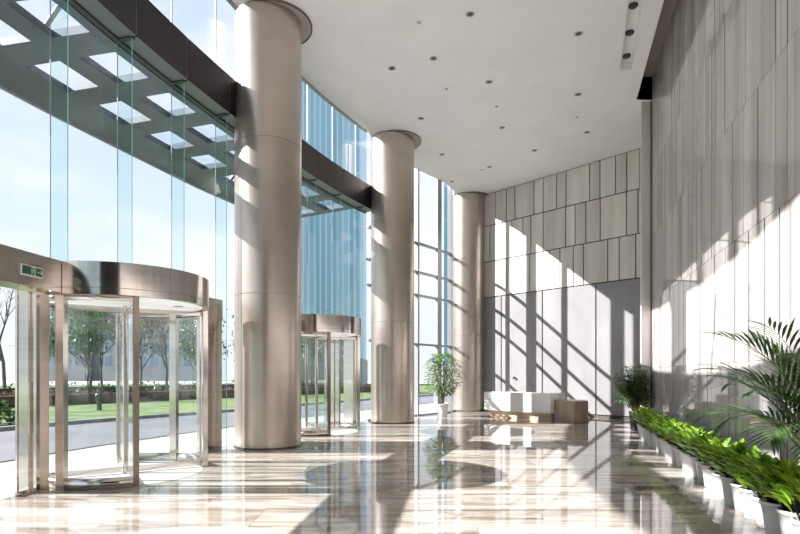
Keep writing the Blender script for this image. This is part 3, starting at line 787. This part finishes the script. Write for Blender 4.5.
def hedge(path, w, h, mat, label, seed, dens=26):
    rn = random.Random(seed); mb = MB(); core = []
    for (x,y) in path: core.append([(x-w/2,y,0),(x-w/2*.9,y,h*.85),(x+w/2*.9,y-.2,h*.85),(x+w/2,y,0)])
    mb.grid(core, 0, .5, False)
    for (a,b) in zip(path[:-1], path[1:]):
        L = math.dist(a,b)
        for k in range(int(L*dens)):
            t = rn.random(); x = a[0]+(b[0]-a[0])*t+rn.uniform(-w/2,w/2)*1.1; y = a[1]+(b[1]-a[1])*t; z = rn.uniform(.05,1)*h
            leaf(mb, (x,y,z), (rn.uniform(-1,1),rn.uniform(-1,1),rn.uniform(0,1)), (0,0,1), .32, .2, .5, 2, 0, rn.uniform(.6,1.4))
    o = mb.build('hedge', mat); tag(o, label, 'hedge')
hp = [(-27,6),(-24.5,12),(-22,18),(-19.2,24),(-16.6,28.8),(-13.8,33),(-9,40),(-2,49.5)]
hedge(hp, 1.5, .72, M['hedge_red'], 'low reddish brown hedge behind the lawn', 1)
hedge([(x-3.2,y+2.2) for x,y in hp], 1.6, 1.05, M['hedge_green'], 'green clipped hedge behind the reddish one', 2)
# lawn shrub ball
mb = MB(); rn = random.Random(4)
for k in range(700):
    a, b_ = rn.uniform(0,6.28), rn.uniform(0,PI/2); r_ = rn.uniform(.8,1)
    leaf(mb, (r_*math.cos(a)*math.cos(b_)*.8, r_*math.sin(a)*math.cos(b_)*.8, .02+r_*math.sin(b_)*.75), (rn.uniform(-1,1),rn.uniform(-1,1),rn.uniform(-.3,1)), (0,0,1), .22, .13, .5, 2, 0, rn.uniform(.6,1.3))
bs = mb.build('round_shrub', M['leaf_dark']); bs.location = (-12.9,16.6,.02); tag(bs, 'rounded dark green shrub on the lawn edge at far left', 'shrub')
mb = MB(); mb.lathe([(0,0),(.12,0),(.1,.05),(.1,.55),(.16,.6),(.16,.72),(0,.78)], n=16); bl = mb.build('bollard_lamp', M['lamp_dark']); bl.location = (-13.2,23.4,.04); tag(bl, 'short dark bollard lamp on the lawn', 'lamp')

def tree(seed, leafy, H, mat):
    rn = random.Random(seed); root = empty('tree'); mb = MB(); lf = MB(); tips = []
    def br(p, d, L, r_, dep):
        pts = [p]; q = p.copy(); dd = d.copy()
        for i in range(4):
            dd = (dd+Vector((rn.uniform(-.12,.12),rn.uniform(-.12,.12),.05))).normalized(); q = q+dd*L/4; pts.append(q.copy())
            if dep > 0 and i >= 1:
                for _ in range(2 if dep > 1 else 2):
                    a = rn.uniform(0,6.28); nd = (dd+Vector((math.cos(a),math.sin(a),.15))*rn.uniform(.5,.95)).normalized()
                    br(q.copy(), nd, L*rn.uniform(.45,.65), r_*.5, dep-1)
        mb.tube(pts, [r_*(1-.16*i) for i in range(5)], 5 if dep > 1 else 3); tips.append(q)
    br(Vector((0,0,0)), Vector((0,0,1)), H*.62, H*.018, 3)
    for t in tips:
        for _ in range(leafy):
            o_ = t+Vector((rn.gauss(0,.4),rn.gauss(0,.4),rn.gauss(0,.4)))
            leaf(lf, o_, (rn.uniform(-1,1),rn.uniform(-1,1),rn.uniform(-1,1)), (0,0,1), .34, .2, .4, 2, 0, rn.uniform(.6,1.35))
    mb.build('trunk', M['bark_grey'], root)
    if leafy: lf.build('crown', mat, root)
    return root
ta = tree(1, 4, 7, M['leaf_out']); tb = tree(2, 6, 6, M['leaf_dark']); tc_ = tree(3, 0, 8, M['leaf_out'])
for r_, pos, sc, lab in [(ta,(-26.5,30,0),1,'sparse pale leaved tree seen through the left of the near revolving door'),(tb,(-21.5,36.5,0),.9,'dense dark tree seen right of centre through the near revolving door'),(tc_,(-23.3,31.5,0),.95,'bare leafless tree seen through the middle of the near revolving door')]:
    r_.location = pos; r_.scale = (sc,)*3; tag(r_, lab, 'tree', 'trees beyond the hedges')
for k, (src, pos, sc, lab) in enumerate([(ta,(-24.5,17.5,0),.85,'pale leaved tree behind the side door at the far left edge'),(tc_,(-24,22,0),.8,'bare tree at far left behind the side door frame'),
    (tb,(-33,33,0),1.0,'dense dark tree farthest left behind the near revolving door'),(ta,(-20.5,42,0),.9,'pale tree behind the right side of the near revolving door'),
    (tc_,(-16.2,37,0),.8,'bare tree seen at the right edge of the near revolving door'),(tb,(-10.2,47,0),.85,'dark tree seen through the far revolving door, left'),(ta,(-6.3,46,0),.8,'pale tree seen through the far revolving door, right'),
    (tb,(-28,42,0),.9,'dark tree set back between pale ones in the middle distance'),(ta,(-33,24,0),1.1,'pale tree set back at the far left'),(tc_,(-4.2,44,0),.7,'bare tree just right of the far revolving door')]):
    o = dup(src, pos, k*1.3, sc); tag(o, lab, 'tree', 'trees beyond the hedges')
for k, (src, pos, sc, lab) in enumerate([(tb,(-30,27.5,0),.8,'dark tree behind the low hedge, leftmost dense one'),(ta,(-36,38,0),1.1,'tall pale tree at the back left of the grove'),
    (tb,(-23,60,0),1.0,'dark tree at the back of the grove below the hazy office block'),(ta,(-29,52,0),1.1,'pale tree at the back of the grove below the pale tower'),
    (tb,(-39,45,0),1.1,'dark tree at the back left of the grove'),(tc_,(-23.5,40.5,0),.9,'bare tree in front of the dark back trees'),
    (ta,(-13.5,50,0),.9,'pale tree at the back between both revolving doors'),(tb,(-17,47,0),.9,'dark tree just left of the nearest column base'),
    (tb,(-9.5,62,0),.9,'dark tree at the back behind the far revolving door'),(ta,(-47,31,0),1.0,'pale tree at the extreme left background')]):
    o = dup(src, pos, k*2.1+.7, sc); tag(o, lab, 'tree', 'trees beyond the hedges')
def building(x, y, w, d, h, mat, label, rz=0):
    root = empty('office_tower', (x,y,0), rz); tag(root, label, 'building')
    mb = MB(); mb.box(-w/2,w/2,-d/2,d/2,0,h); mb.build('glass_front', mat, root)
    mb = MB(); mb.box(-w/2-.3,w/2+.3,-d/2-.3,d/2+.3,h,h+1); mb.box(-w/4,w/4,-d/4,d/4,h+1,h+4); mb.build('roof_block', M['kerb'], root)
    mb = MB(); mb.box(-w/2-.2,w/2+.2,-d/2-.2,d/2+.2,0,4); mb.build('base_storey', M['kerb'], root)
building(-12.6, 82, 14, 14, 62, M['tower_blue'], 'tall pale blue glass tower seen between the first and second columns')
building(-92, 150, 16, 16, 26, M['tower_pale'], 'hazy pale tower seen through the near revolving door, left')
building(9.3, 104, 2.6, 12, 55, M['tower_blue'], 'slender blue glass tower seen through the far right glazed bay')
building(-66, 150, 26, 16, 14, M['tower_pale'], 'low hazy office block seen through the near revolving door')

# ------------------------------------------------------------------ light
sun = bpy.data.lights.new('sun', 'SUN'); sun.energy = 15.5; sun.angle = R(.5); sun.color = (1,.962,.94)
so = bpy.data.objects.new('sun', sun); COL.objects.link(so)
el = R(33.0); hd = Vector((1, .01, 0)).normalized()
dv = Vector((hd.x*math.cos(el), hd.y*math.cos(el), -math.sin(el)))
so.rotation_euler = dv.to_track_quat('-Z','Y').to_euler(); so.location = (-20,5,20)
w = bpy.data.worlds.new('world'); S.world = w; w.use_nodes = True; nt = w.node_tree; L = nt.links.new
bg = nt.nodes['Background']; tc = nt.nodes.new('ShaderNodeTexCoord'); sp = nt.nodes.new('ShaderNodeSeparateXYZ'); L(tc.outputs['Generated'], sp.inputs[0])
cr = nt.nodes.new('ShaderNodeValToRGB'); e = cr.color_ramp.elements
e[0].position = .0; e[0].color = (.80,.86,.93,1); e[1].position = .75; e[1].color = (.30,.50,.86,1)
k = e.new(.25); k.color = (.70,.82,.96,1)
L(sp.outputs['Z'], cr.inputs['Fac'])
n = nt.nodes.new('ShaderNodeTexNoise'); n.inputs['Scale'].default_value = 2.2; n.inputs['Detail'].default_value = 6
mp = nt.nodes.new('ShaderNodeMapping'); mp.inputs['Scale'].default_value = (1,1,2.6); L(tc.outputs['Generated'], mp.inputs['Vector']); L(mp.outputs['Vector'], n.inputs['Vector'])
c2 = nt.nodes.new('ShaderNodeValToRGB'); c2.color_ramp.elements[0].position = .42; c2.color_ramp.elements[1].position = .62; L(n.outputs['Fac'], c2.inputs['Fac'])
mx = nt.nodes.new('ShaderNodeMix'); mx.data_type = 'RGBA'; L(c2.outputs['Color'], mx.inputs[0]); L(cr.outputs['Color'], mx.inputs[6]); mx.inputs[7].default_value = (.93,.95,.98,1)
L(mx.outputs[2], bg.inputs['Color']); bg.inputs['Strength'].default_value = 1.05

# ------------------------------------------------------------------ camera
cam = bpy.data.cameras.new('camera'); co = bpy.data.objects.new('camera', cam); COL.objects.link(co)
co.location = (0,0,1.6); co.rotation_euler = (PI/2,0,0); cam.lens = 24; cam.sensor_width = 36; cam.shift_y = 108/800; cam.clip_end = 500
S.camera = co
S.view_settings.view_transform = 'Standard'; S.view_settings.exposure = 0.2; S.view_settings.gamma = 1.12
S.cycles.transparent_max_bounces = 40; S.cycles.max_bounces = 14; S.cycles.diffuse_bounces = 8; S.cycles.glossy_bounces = 6
S.cycles.use_denoising = True; S.cycles.sample_clamp_indirect = 8; S.cycles.caustics_reflective = False; S.cycles.caustics_refractive = False
